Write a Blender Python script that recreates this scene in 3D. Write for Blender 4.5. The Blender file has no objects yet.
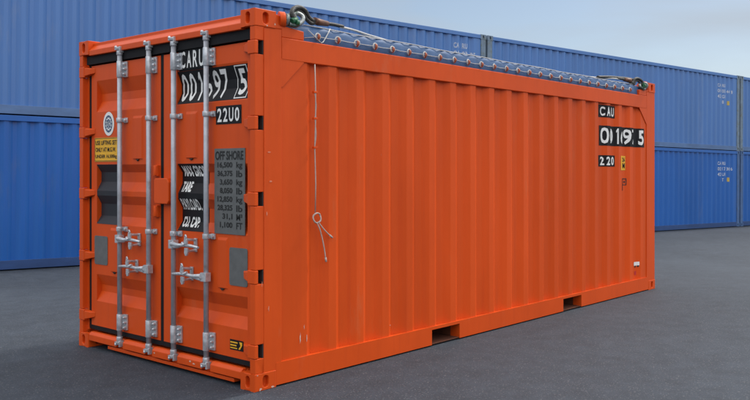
import bpy, bmesh, math, random
from mathutils import Vector, Matrix
random.seed(7)
R = math.radians
scn = bpy.context.scene
col = scn.collection

# ---------------------------------------------------------------- camera
cam = bpy.data.cameras.new('camera')
camo = bpy.data.objects.new('camera', cam)
col.objects.link(camo)
scn.camera = camo
F_PX, CX, CY = 808.87, 487.0, 170.6          # measured in a 750 px wide frame
cam.sensor_fit = 'HORIZONTAL'
cam.sensor_width = 36.0
cam.lens = F_PX / 750 * 36.0
cam.shift_x = (375 - CX) / 750
cam.shift_y = (CY - 200) / 750
camo.location = (4.5521, -3.3628, 1.4933)
camo.rotation_euler = (R(90), 0, 0.65504)
cam.clip_start = 0.05
cam.clip_end = 3000

# ---------------------------------------------------------------- light
SUN_AZ = math.atan2(0.13, 1.0)      # from +Y towards +X
SUN_EL = R(50)
world = bpy.data.worlds.new('World')
scn.world = world
world.use_nodes = True
wn, wl = world.node_tree.nodes, world.node_tree.links
wn.clear()
w_out = wn.new('ShaderNodeOutputWorld')
w_bg = wn.new('ShaderNodeBackground')
w_bg.inputs['Strength'].default_value = 0.105
sky = wn.new('ShaderNodeTexSky')
sky.sky_type = 'NISHITA'
sky.sun_disc = False
sky.sun_elevation = SUN_EL
sky.sun_rotation = SUN_AZ
sky.air_density = 1.0
sky.dust_density = 1.2
sky.ozone_density = 1.6
w_tc = wn.new('ShaderNodeTexCoord')
w_map = wn.new('ShaderNodeMapping')
w_map.inputs['Scale'].default_value = (1.3, 1.3, 6.5)
w_map.inputs['Rotation'].default_value = (0.12, -0.10, 0.5)
w_no = wn.new('ShaderNodeTexNoise')
w_no.inputs['Scale'].default_value = 2.2
w_no.inputs['Detail'].default_value = 7
w_no.inputs['Roughness'].default_value = 0.5
w_no.inputs['Distortion'].default_value = 0.3
w_cr = wn.new('ShaderNodeValToRGB')
w_cr.color_ramp.elements[0].position = 0.36
w_cr.color_ramp.elements[0].color = (0.18, 0.18, 0.18, 1)
w_cr.color_ramp.elements[1].position = 0.72
w_cr.color_ramp.elements[1].color = (0.85, 0.85, 0.85, 1)
w_mix = wn.new('ShaderNodeMixRGB')
w_mix.inputs['Color2'].default_value = (4.3, 4.85, 5.5, 1)
wl.new(w_tc.outputs['Generated'], w_map.inputs['Vector'])
wl.new(w_map.outputs[0], w_no.inputs['Vector'])
wl.new(w_no.outputs['Fac'], w_cr.inputs['Fac'])
wl.new(w_cr.outputs['Color'], w_mix.inputs['Fac'])
wl.new(sky.outputs[0], w_mix.inputs['Color1'])
# unseen bright cloud deck added overhead as fill, opening to blue towards the horizon
w_sep = wn.new('ShaderNodeSeparateXYZ')
w_el = wn.new('ShaderNodeMapRange')
w_el.interpolation_type = 'SMOOTHSTEP'
w_el.inputs['From Min'].default_value = 0.30
w_el.inputs['From Max'].default_value = 0.52
w_el.inputs['To Max'].default_value = 0.92
w_n2 = wn.new('ShaderNodeTexNoise')
w_n2.inputs['Scale'].default_value = 3.0
w_n2.inputs['Detail'].default_value = 5
w_add = wn.new('ShaderNodeMath')
w_add.operation = 'MULTIPLY_ADD'
w_add.inputs[1].default_value = 0.12
w_fill_deck = wn.new('ShaderNodeMixRGB')
w_fill_deck.inputs['Color2'].default_value = (15.6, 15.6, 15.9, 1)
wl.new(w_tc.outputs['Generated'], w_sep.inputs[0])
wl.new(w_tc.outputs['Generated'], w_n2.inputs['Vector'])
wl.new(w_n2.outputs['Fac'], w_add.inputs[0])
w_side = wn.new('ShaderNodeMath')          # the added deck reaches lower away from the sun
w_side.operation = 'MULTIPLY_ADD'
w_side.inputs[1].default_value = -0.03
wl.new(w_sep.outputs['Y'], w_side.inputs[0])
wl.new(w_sep.outputs['Z'], w_side.inputs[2])
w_sx = wn.new('ShaderNodeMath')
w_sx.operation = 'MULTIPLY_ADD'
w_sx.inputs[1].default_value = 0.16  # fill deck also comes lower towards +X, brightening the long sides
wl.new(w_sep.outputs['X'], w_sx.inputs[0])
wl.new(w_side.outputs[0], w_sx.inputs[2])
wl.new(w_sx.outputs[0], w_add.inputs[2])
wl.new(w_add.outputs[0], w_el.inputs['Value'])
wl.new(w_el.outputs[0], w_fill_deck.inputs['Fac'])
wl.new(w_mix.outputs[0], w_fill_deck.inputs['Color1'])
wl.new(w_fill_deck.outputs[0], w_bg.inputs['Color'])
wl.new(w_bg.outputs[0], w_out.inputs['Surface'])

sun = bpy.data.lights.new('sun', 'SUN')
sun.energy = 2.2
sun.angle = R(5.0)
sun.color = (1.0, 0.95, 0.88)
suno = bpy.data.objects.new('sun', sun)
col.objects.link(suno)
to_sun = Vector((math.sin(SUN_AZ) * math.cos(SUN_EL), math.cos(SUN_AZ) * math.cos(SUN_EL), math.sin(SUN_EL)))
suno.rotation_euler = to_sun.to_track_quat('Z', 'Y').to_euler()
suno.location = (0, 0, 20)

scn.view_settings.view_transform = 'Standard'
scn.view_settings.look = 'None'
scn.view_settings.exposure = 0.12
scn.view_settings.gamma = 1.0
scn.view_settings.use_curve_mapping = False
scn.render.engine = 'CYCLES'

# ---------------------------------------------------------------- materials
def mat(name, c, rough=0.5, metal=0.0, var=0.10, vscale=3.0, bump=0.0, bscale=60.0, spec=0.5,
        c2=None, c2scale=1.2, c2lo=0.55, c2hi=0.75, stretch=(1, 1, 1), coat=0.0, chips=None, streak=None):
    m = bpy.data.materials.new(name)
    m.use_nodes = True
    n, l = m.node_tree.nodes, m.node_tree.links
    b = n['Principled BSDF']
    b.inputs['Roughness'].default_value = rough
    b.inputs['Metallic'].default_value = metal
    b.inputs['Specular IOR Level'].default_value = spec
    if coat:
        b.inputs['Coat Weight'].default_value = coat
        b.inputs['Coat Roughness'].default_value = 0.25
    tc = n.new('ShaderNodeTexCoord')
    mp = n.new('ShaderNodeMapping')
    mp.inputs['Scale'].default_value = stretch
    l.new(tc.outputs['Object'], mp.inputs['Vector'])
    no = n.new('ShaderNodeTexNoise')
    no.inputs['Scale'].default_value = vscale
    no.inputs['Detail'].default_value = 8
    no.inputs['Roughness'].default_value = 0.62
    l.new(mp.outputs[0], no.inputs['Vector'])
    cr = n.new('ShaderNodeValToRGB')
    cr.color_ramp.elements[0].position = 0.3
    cr.color_ramp.elements[1].position = 0.7
    cr.color_ramp.elements[0].color = tuple(x * (1 - var) for x in c) + (1,)
    cr.color_ramp.elements[1].color = tuple(min(1, x * (1 + var)) for x in c) + (1,)
    l.new(no.outputs['Fac'], cr.inputs['Fac'])
    out = cr.outputs['Color']
    if c2:
        n2 = n.new('ShaderNodeTexNoise')
        n2.inputs['Scale'].default_value = c2scale
        n2.inputs['Detail'].default_value = 9
        n2.inputs['Roughness'].default_value = 0.7
        l.new(mp.outputs[0], n2.inputs['Vector'])
        r2 = n.new('ShaderNodeMapRange')
        r2.inputs['From Min'].default_value = c2lo
        r2.inputs['From Max'].default_value = c2hi
        l.new(n2.outputs['Fac'], r2.inputs['Value'])
        mx = n.new('ShaderNodeMixRGB')
        mx.inputs['Color2'].default_value = tuple(c2) + (1,)
        l.new(r2.outputs[0], mx.inputs['Fac'])
        l.new(out, mx.inputs['Color1'])
        out = mx.outputs[0]
    if streak:               # faint run marks down the paint
        ms = n.new('ShaderNodeMapping')
        ms.inputs['Scale'].default_value = (9, 9, 0.35)
        l.new(tc.outputs['Object'], ms.inputs['Vector'])
        n4 = n.new('ShaderNodeTexNoise')
        n4.inputs['Scale'].default_value = 2.0
        n4.inputs['Detail'].default_value = 6
        l.new(ms.outputs[0], n4.inputs['Vector'])
        r4 = n.new('ShaderNodeMapRange')
        r4.inputs['From Min'].default_value = 0.52
        r4.inputs['From Max'].default_value = 0.72
        r4.inputs['To Max'].default_value = 0.22
        l.new(n4.outputs['Fac'], r4.inputs['Value'])
        m4 = n.new('ShaderNodeMixRGB')
        m4.inputs['Color2'].default_value = tuple(streak) + (1,)
        l.new(r4.outputs[0], m4.inputs['Fac'])
        l.new(out, m4.inputs['Color1'])
        out = m4.outputs[0]
    if chips:                # small scattered scuffs
        n3 = n.new('ShaderNodeTexNoise')
        n3.inputs['Scale'].default_value = 13
        n3.inputs['Detail'].default_value = 5
        n3.inputs['Roughness'].default_value = 0.65
        n3.inputs['Distortion'].default_value = 0.6
        l.new(mp.outputs[0], n3.inputs['Vector'])
        r3 = n.new('ShaderNodeMapRange')
        r3.inputs['From Min'].default_value = 0.735
        r3.inputs['From Max'].default_value = 0.76
        r3.inputs['To Max'].default_value = 0.6
        l.new(n3.outputs['Fac'], r3.inputs['Value'])
        m3 = n.new('ShaderNodeMixRGB')
        m3.inputs['Color2'].default_value = tuple(chips) + (1,)
        l.new(r3.outputs[0], m3.inputs['Fac'])
        l.new(out, m3.inputs['Color1'])
        out = m3.outputs[0]
    l.new(out, b.inputs['Base Color'])
    rr = n.new('ShaderNodeMapRange')
    rr.inputs['To Min'].default_value = max(0.02, rough - 0.08)
    rr.inputs['To Max'].default_value = min(1, rough + 0.08)
    l.new(no.outputs['Fac'], rr.inputs['Value'])
    l.new(rr.outputs[0], b.inputs['Roughness'])
    if bump:
        nb = n.new('ShaderNodeTexNoise')
        nb.inputs['Scale'].default_value = bscale
        nb.inputs['Detail'].default_value = 4
        l.new(tc.outputs['Object'], nb.inputs['Vector'])
        bp = n.new('ShaderNodeBump')
        bp.inputs['Strength'].default_value = bump
        bp.inputs['Distance'].default_value = 0.01
        l.new(nb.outputs['Fac'], bp.inputs['Height'])
        l.new(bp.outputs[0], b.inputs['Normal'])
    return m

ORANGE = (0.655, 0.078, 0.009)
M = {}
M['orange'] = mat('orange_paint', ORANGE, 0.42, var=0.09, vscale=1.6, bump=0.10, bscale=9, chips=(0.50, 0.22, 0.14), streak=(0.50, 0.055, 0.012),
                  spec=0.2, c2=(0.60, 0.13, 0.05), c2scale=2.4, c2lo=0.60, c2hi=0.78, stretch=(1, 1, 0.45))
M['orange_side'] = mat('orange_panel_paint', ORANGE, 0.42, var=0.14, vscale=1.3, bump=0.22, bscale=3.5, chips=(0.46, 0.20, 0.13), streak=(0.50, 0.055, 0.012),
                       spec=0.2, c2=(0.60, 0.14, 0.05), c2scale=3.0, c2lo=0.60, c2hi=0.82, stretch=(1, 1, 0.22))
M['chip'] = mat('bare_scuff', (0.62, 0.42, 0.34), 0.6, var=0.2, vscale=40)
M['galv'] = mat('galvanised_steel', (0.54, 0.56, 0.59), 0.36, 0.5, var=0.28, vscale=28, bump=0.1, bscale=70, c2=(0.20, 0.15, 0.12), c2scale=22, c2lo=0.60, c2hi=0.72)
M['bar'] = mat('grey_coated_steel', (0.38, 0.40, 0.44), 0.40, 0.25, var=0.16, vscale=14, bump=0.05, c2=(0.26, 0.22, 0.20), c2scale=9, c2lo=0.60, c2hi=0.75)
M['rubber'] = mat('black_rubber', (0.013, 0.013, 0.015), 0.7, var=0.2, spec=0.15)
M['black'] = mat('black_vinyl', (0.012, 0.012, 0.014), 0.5, var=0.3, vscale=20, spec=0.15)
M['white'] = mat('white_vinyl', (0.80, 0.80, 0.78), 0.5, var=0.05, vscale=20)
M['greyplate'] = mat('grey_plate', (0.125, 0.13, 0.13), 0.5, 0.1, var=0.14, vscale=18)
M['charcoal'] = mat('charcoal_vinyl', (0.026, 0.029, 0.036), 0.5, var=0.12, vscale=15, spec=0.2)
M['yellow'] = mat('yellow_vinyl', (0.80, 0.42, 0.02), 0.5, var=0.06, vscale=20)
M['red'] = mat('red_vinyl', (0.5, 0.02, 0.02), 0.5, var=0.06)
M['ink'] = mat('ink', (0.012, 0.012, 0.012), 0.6, var=0.1)
M['sealblue'] = mat('blue_ink', (0.03, 0.08, 0.18), 0.5, var=0.1)
M['tarp'] = mat('blue_tarpaulin', (0.040, 0.098, 0.22), 0.6, var=0.25, vscale=6, bump=0.6, bscale=7)
M['rope'] = mat('white_rope', (0.50, 0.49, 0.47), 0.7, var=0.15, vscale=60)
M['tapecord'] = mat('pale_cord', (0.42, 0.35, 0.31), 0.6, var=0.15, vscale=30)
M['sleeve'] = mat('black_sleeve', (0.030, 0.028, 0.024), 0.55, var=0.4, vscale=40, bump=0.5, bscale=90)
M['ferrule'] = mat('brown_ferrule', (0.13, 0.055, 0.03), 0.5, 0.3, var=0.35, vscale=30)
M['green'] = mat('green_paint', (0.02, 0.12, 0.05), 0.5, var=0.2)
M['pocket_orange'] = mat('dark_pocket_orange', (0.12, 0.035, 0.015), 0.8, var=0.3, vscale=8)  # darker orange for the fork pocket lining
M['hook'] = mat('worn_orange_hook', (0.36, 0.085, 0.035), 0.5, var=0.2, vscale=30)
M['orange_worn'] = mat('worn_orange_paint', (0.66, 0.20, 0.11), 0.6, var=0.15, vscale=40)
M['shackle'] = mat('dull_shackle_steel', (0.26, 0.28, 0.28), 0.4, 0.5, var=0.35, vscale=35, bump=0.2, bscale=60, c2=(0.06, 0.09, 0.07), c2scale=20, c2lo=0.5, c2hi=0.6)
M['faded'] = mat('faded_white_paint', (0.50, 0.54, 0.62), 0.6, var=0.15, vscale=20)
M['dullyellow'] = mat('dull_yellow_vinyl', (0.50, 0.36, 0.08), 0.6, var=0.15, vscale=20)
M['dark'] = mat('dark_interior', (0.02, 0.02, 0.02), 0.9, var=0.2)
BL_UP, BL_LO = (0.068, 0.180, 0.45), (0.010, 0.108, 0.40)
M['blue_up'] = mat('pale_blue_paint', BL_UP, 0.33, spec=0.6, var=0.08, vscale=1.2, bump=0.05, bscale=4,
                   streak=(0.12, 0.20, 0.38), c2=(0.15, 0.23, 0.42), c2scale=2, c2lo=0.58, c2hi=0.8, stretch=(1, 1, 0.2))  # paler blue for the upper row of containers
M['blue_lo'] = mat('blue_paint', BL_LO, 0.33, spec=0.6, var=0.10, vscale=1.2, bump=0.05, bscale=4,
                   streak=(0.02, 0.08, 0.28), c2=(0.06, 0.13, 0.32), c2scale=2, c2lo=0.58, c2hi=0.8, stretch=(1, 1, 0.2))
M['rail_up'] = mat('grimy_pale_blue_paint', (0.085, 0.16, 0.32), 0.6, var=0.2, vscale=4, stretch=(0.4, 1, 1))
M['rail_lo'] = mat('shaded_rail_navy', (0.018, 0.055, 0.17), 0.6, var=0.2, vscale=4, stretch=(0.4, 1, 1))  # shade on the lower bottom rails, put into a darker navy
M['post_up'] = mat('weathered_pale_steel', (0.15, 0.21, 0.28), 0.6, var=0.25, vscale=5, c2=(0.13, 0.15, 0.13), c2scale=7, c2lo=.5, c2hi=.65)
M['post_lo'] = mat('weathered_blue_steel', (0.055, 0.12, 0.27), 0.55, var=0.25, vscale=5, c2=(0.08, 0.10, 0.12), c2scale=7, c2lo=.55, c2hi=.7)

def asphalt():
    m = bpy.data.materials.new('asphalt')
    m.use_nodes = True
    n, l = m.node_tree.nodes, m.node_tree.links
    b = n['Principled BSDF']
    b.inputs['Specular IOR Level'].default_value = 0.30
    tc = n.new('ShaderNodeTexCoord')
    def noise(sc, det, ro=0.6):
        t = n.new('ShaderNodeTexNoise')
        t.inputs['Scale'].default_value = sc
        t.inputs['Detail'].default_value = det
        t.inputs['Roughness'].default_value = ro
        l.new(tc.outputs['Object'], t.inputs['Vector'])
        return t
    big = noise(0.35, 6)
    mid = noise(5, 5)
    fine = noise(75, 6, 0.8)
    vor = n.new('ShaderNodeTexVoronoi')
    vor.inputs['Scale'].default_value = 150
    l.new(tc.outputs['Object'], vor.inputs['Vector'])
    cr = n.new('ShaderNodeValToRGB')
    cr.color_ramp.elements[0].position = 0.3
    cr.color_ramp.elements[1].position = 0.72
    cr.color_ramp.elements[0].color = (0.025, 0.0325, 0.044, 1)
    cr.color_ramp.elements[1].color = (0.040, 0.051, 0.067, 1)
    l.new(big.outputs['Fac'], cr.inputs['Fac'])
    def mult(a, fac_socket, lo, hi, f0=0.3, f1=0.7):
        r = n.new('ShaderNodeMapRange')
        r.inputs['From Min'].default_value = f0
        r.inputs['From Max'].default_value = f1
        r.inputs['To Min'].default_value = lo
        r.inputs['To Max'].default_value = hi
        l.new(fac_socket, r.inputs['Value'])
        x = n.new('ShaderNodeVectorMath')
        x.operation = 'SCALE'
        l.new(a, x.inputs[0])
        l.new(r.outputs[0], x.inputs['Scale'])
        return x.outputs[0]
    o = mult(cr.outputs['Color'], mid.outputs['Fac'], 0.80, 1.20)
    o = mult(o, fine.outputs['Fac'], 0.45, 1.55)
    # single pale stones in the aggregate
    sp = n.new('ShaderNodeMapRange')
    sp.inputs['From Min'].default_value = 0.93
    sp.inputs['From Max'].default_value = 1.0
    sx = n.new('ShaderNodeSeparateColor')
    l.new(vor.outputs['Color'], sx.inputs[0])
    l.new(sx.outputs[0], sp.inputs['Value'])
    mx = n.new('ShaderNodeMixRGB')
    mx.inputs['Color2'].default_value = (0.12, 0.125, 0.135, 1)
    l.new(sp.outputs[0], mx.inputs['Fac'])
    l.new(o, mx.inputs['Color1'])
    l.new(mx.outputs[0], b.inputs['Base Color'])
    b.inputs['Roughness'].default_value = 0.78
    bp = n.new('ShaderNodeBump')
    bp.inputs['Strength'].default_value = 0.55
    bp.inputs['Distance'].default_value = 0.006
    l.new(fine.outputs['Fac'], bp.inputs['Height'])
    l.new(bp.outputs[0], b.inputs['Normal'])
    return m
M['asphalt'] = asphalt()

# ---------------------------------------------------------------- helpers
class MB:
    def __init__(s):
        s.v, s.f, s.sm = [], [], []
    def add(s, vs, fs, smooth=False):
        k = len(s.v)
        s.v += [tuple(p) for p in vs]
        s.f += [tuple(i + k for i in f) for f in fs]
        s.sm += [smooth] * len(fs)
        return s
    def box(s, x0, x1, y0, y1, z0, z1):
        v = [(x, y, z) for x in (x0, x1) for y in (y0, y1) for z in (z0, z1)]
        return s.add(v, [(0, 1, 3, 2), (4, 6, 7, 5), (0, 4, 5, 1), (2, 3, 7, 6), (0, 2, 6, 4), (1, 5, 7, 3)])
    def prism(s, prof, axis, a, b):
        """prof: polygon in the two other axes (order: remaining axes x,y,z), extruded along axis"""
        n = len(prof)
        def P(p, t):
            return {'x': (t, p[0], p[1]), 'y': (p[0], t, p[1]), 'z': (p[0], p[1], t)}[axis]
        v = [P(p, a) for p in prof] + [P(p, b) for p in prof]
        f = [tuple(range(n))[::-1], tuple(range(n, 2 * n))]
        f += [(i, (i + 1) % n, n + (i + 1) % n, n + i) for i in range(n)]
        return s.add(v, f)
    def tube(s, pts, r, n=12, caps=True, closed=False):
        pts = [Vector(p) for p in pts]
        rs = r if isinstance(r, (list, tuple)) else [r] * len(pts)
        N = len(pts)
        vs, fs = [], []
        up = None
        for i, p in enumerate(pts):
            a = pts[(i - 1) % N] if (i > 0 or closed) else p
            b = pts[(i + 1) % N] if (i < N - 1 or closed) else p
            t = (b - a).normalized()
            if up is None:
                up = Vector((0, 0, 1)) if abs(t.z) < 0.9 else Vector((1, 0, 0))
            u = (up - t * up.dot(t)).normalized()
            up = u
            w = t.cross(u)
            for k in range(n):
                an = 2 * math.pi * k / n
                vs.append(p + (u * math.cos(an) + w * math.sin(an)) * rs[i])
        M_ = N if closed else N - 1
        for i in range(M_):
            for k in range(n):
                j = (i + 1) % N
                fs.append((i * n + k, i * n + (k + 1) % n, j * n + (k + 1) % n, j * n + k))
        s.add(vs, fs, True)
        if caps and not closed:
            k0 = len(s.v) - len(vs)
            s.f += [tuple(k0 + i for i in range(n))[::-1], tuple(k0 + (N - 1) * n + i for i in range(n))]
            s.sm += [False, False]
        return s
    def ball(s, c, r, n=10, sc=(1, 1, 1)):
        c = Vector(c)
        pts, fs = [], []
        m = n // 2
        for i in range(m + 1):
            th = math.pi * i / m
            for k in range(n):
                ph = 2 * math.pi * k / n
                pts.append((c.x + r * sc[0] * math.sin(th) * math.cos(ph), c.y + r * sc[1] * math.sin(th) * math.sin(ph), c.z + r * sc[2] * math.cos(th)))
        for i in range(m):
            for k in range(n):
                fs.append((i * n + k, (i + 1) * n + k, (i + 1) * n + (k + 1) % n, i * n + (k + 1) % n))
        return s.add(pts, fs, True)
    def torus(s, c, axis, R_, r, n=20, m=8):
        c = Vector(c)
        ax = Vector(axis).normalized()
        u = ax.orthogonal().normalized()
        w = ax.cross(u)
        pts = [c + (u * math.cos(2 * math.pi * i / n) + w * math.sin(2 * math.pi * i / n)) * R_ for i in range(n)]
        return s.tube(pts, r, m, closed=True)
    def build(s, name, m, parent=None, bevel=0.0, seg=2):
        me = bpy.data.meshes.new(name)
        me.from_pydata(s.v, [], s.f)
        me.polygons.foreach_set('use_smooth', s.sm)
        me.update()
        bm = bmesh.new()
        bm.from_mesh(me)
        bmesh.ops.remove_doubles(bm, verts=bm.verts, dist=0.00005)
        bmesh.ops.recalc_face_normals(bm, faces=bm.faces)
        bm.to_mesh(me)
        bm.free()
        me.materials.append(M[m] if isinstance(m, str) else m)
        o = bpy.data.objects.new(name, me)
        col.objects.link(o)
        if parent:
            o.parent = parent
        if bevel:
            b = o.modifiers.new('bevel', 'BEVEL')
            b.width = bevel
            b.segments = seg
            b.limit_method = 'ANGLE'
            b.angle_limit = R(35)
        return o

def tag(o, label=None, cat=None, group=None, kind=None):
    if label: o['label'] = label
    if cat: o['category'] = cat
    if group: o['group'] = group
    if kind: o['kind'] = kind
    return o

def empty(name, loc=(0, 0, 0)):
    o = bpy.data.objects.new(name, None)
    o.empty_display_size = 0.3
    o.location = loc
    col.objects.link(o)
    return o

def casting(mb, x0, sx, y0, sy, z0, sz, dx=0.162, dy=0.178, dz=0.118, hw=0.024, hh=0.040):
    """a corner fitting whose outer corner is at x0,y0,z0, growing along the signs; a slot on every face"""
    lo = Vector((min(x0, x0 + sx * dx), min(y0, y0 + sy * dy), min(z0, z0 + sz * dz)))
    hi = lo + Vector((dx, dy, dz))
    c = (lo + hi) / 2
    h = (hi - lo) / 2
    for ax in range(3):
        u, w = [(1, 2), (0, 2), (0, 1)][ax]
        for sgn in (-1, 1):
            N = 24
            outer, inner, deep = [], [], []
            a_, b_ = (hw, hh) if ax < 2 else (hw * 1.1, hh * 1.2)
            for k in range(N):
                an = 2 * math.pi * (k + 0.5) / N
                ca, sa = math.cos(an), math.sin(an)
                t = 1 / max(abs(ca), abs(sa))
                ou, ow = h[u] * max(-1, min(1, ca * t)), h[w] * max(-1, min(1, sa * t))
                iu, iw = a_ * ca, (b_ - a_) * (1 if sa > 0 else -1) + a_ * sa
                for lst, pu, pw, dep in ((outer, ou, ow, 0), (inner, iu, iw, 0), (deep, iu, iw, 0.035)):
                    p = [0, 0, 0]
                    p[ax] = c[ax] + sgn * (h[ax] - dep)
                    p[u] = c[u] + pu
                    p[w] = c[w] + pw
                    lst.append(p)
            # snap the four outer vertices nearest the corners onto the corners
            for cu in (-1, 1):
                for cw in (-1, 1):
                    tgt = (c[u] + cu * h[u], c[w] + cw * h[w])
                    k = min(range(N), key=lambda i: (outer[i][u] - tgt[0]) ** 2 + (outer[i][w] - tgt[1]) ** 2)
                    outer[k][u], outer[k][w] = tgt
            vs = outer + inner + deep
            fs = [(k, (k + 1) % N, N + (k + 1) % N, N + k) for k in range(N)]
            fs += [(N + k, N + (k + 1) % N, 2 * N + (k + 1) % N, 2 * N + k) for k in range(N)]
            fs.append(tuple(range(2 * N, 3 * N)))
            mb.add(vs, fs)
    return mb

# conforming decals -------------------------------------------------------
def prof_fn(pts):
    def f(t):
        if t <= pts[0][0]: return pts[0][1]
        for (a, b), (c, d) in zip(pts, pts[1:]):
            if t <= c:
                return b + (d - b) * (t - a) / (c - a) if c > a else d
        return pts[-1][1]
    return f

def text_geo(body, bold=0.02, shear=0.0, space=1.0):
    if body == '1':           # plain stencil numeral: stem and flag
        return [(0.42, 0), (1, 0), (1, 1), (0.55, 1), (0.0, 0.84), (0.0, 0.72), (0.42, 0.80)], [(0, 1, 2, 3, 4, 5, 6)]
    cu = bpy.data.curves.new('t', 'FONT')
    cu.body = body
    cu.offset = bold
    cu.shear = shear
    cu.space_character = space
    cu.resolution_u = 3
    o = bpy.data.objects.new('t', cu)
    col.objects.link(o)
    dg = bpy.context.evaluated_depsgraph_get()
    me = bpy.data.meshes.new_from_object(o.evaluated_get(dg))
    v = [(p.co.x, p.co.y) for p in me.vertices]
    f = [tuple(p.vertices) for p in me.polygons]
    bpy.data.objects.remove(o)
    bpy.data.curves.remove(cu)
    bpy.data.meshes.remove(me)
    x0, x1 = min(a for a, b in v), max(a for a, b in v)
    y0, y1 = min(b for a, b in v), max(b for a, b in v)
    return [((a - x0) / (x1 - x0), (b - y0) / (y1 - y0)) for a, b in v], f

def rect_geo():
    return [(0, 0), (1, 0), (1, 1), (0, 1)], [(0, 1, 2, 3)]

def ellipse_geo(n=32):
    return [(0.5 + 0.5 * math.cos(2 * math.pi * k / n), 0.5 + 0.5 * math.sin(2 * math.pi * k / n)) for k in range(n)], [tuple(range(n))]

def ring_geo(t=0.12, n=32):
    v = []
    for s in (0.5, 0.5 - t):
        v += [(0.5 + s * math.cos(2 * math.pi * k / n), 0.5 + s * math.sin(2 * math.pi * k / n)) for k in range(n)]
    return v, [(k, (k + 1) % n, n + (k + 1) % n, n + k) for k in range(n)]

def decal(name, geos, m, parent, place, cuts, cut_axis):
    """geos: list of (verts, faces, u0, u1, v0, v1); place(u, v) -> 3D point; cuts: folds of the surface along cut_axis (0=u, 1=v)"""
    bm = bmesh.new()
    for (v, f, u0, u1, v0, v1) in geos:
        vs = [bm.verts.new((u0 + a * (u1 - u0), v0 + b * (v1 - v0), 0)) for a, b in v]
        for q in f:
            try: bm.faces.new([vs[i] for i in q])
            except ValueError: pass
    no = (1, 0, 0) if cut_axis == 0 else (0, 1, 0)
    for c in cuts:
        co = (c, 0, 0) if cut_axis == 0 else (0, c, 0)
        bmesh.ops.bisect_plane(bm, geom=bm.verts[:] + bm.edges[:] + bm.faces[:], plane_co=co, plane_no=no)
    for q in bm.verts:
        q.co = place(q.co.x, q.co.y)
    me = bpy.data.meshes.new(name)
    bm.to_mesh(me)
    bm.free()
    me.materials.append(M[m])
    o = bpy.data.objects.new(name, me)
    col.objects.link(o)
    if parent: o.parent = parent
    return o

# ---------------------------------------------------------------- ground
W0 = Vector((-9.9637, 2.3194)); WD = Vector((0.201072, 0.979576)); WN = Vector((0.979576, -0.201072))
def wall_z(s):
    return -0.156 - 0.266 * s / 22.305
def ground_z(x, y):
    s = (Vector((x, y)) - W0).dot(WD)
    dx, dy = max(0, -2.5 - x), max(0, y - 6.1)
    t = min(1, math.hypot(dx, dy) / 6.4)
    w = t * t * (3 - 2 * t)
    return (wall_z(max(-8, min(36, s))) - 0.012) * w
def ground():
    xs = [-900, -300, -100, -50] + [-30 + 0.5 * i for i in range(101)] + [40, 100, 300, 900]
    ys = [-900, -300, -100, -40] + [-20 + 0.5 * i for i in range(121)] + [60, 120, 300, 900]
    v = [(x, y, ground_z(x, y)) for y in ys for x in xs]
    n = len(xs)
    f = [(j * n + i, j * n + i + 1, (j + 1) * n + i + 1, (j + 1) * n + i) for j in range(len(ys) - 1) for i in range(n - 1)]
    mb = MB()
    mb.add(v, f, True)
    o = mb.build('ground', 'asphalt')
    tag(o, kind='structure')
ground()

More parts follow.
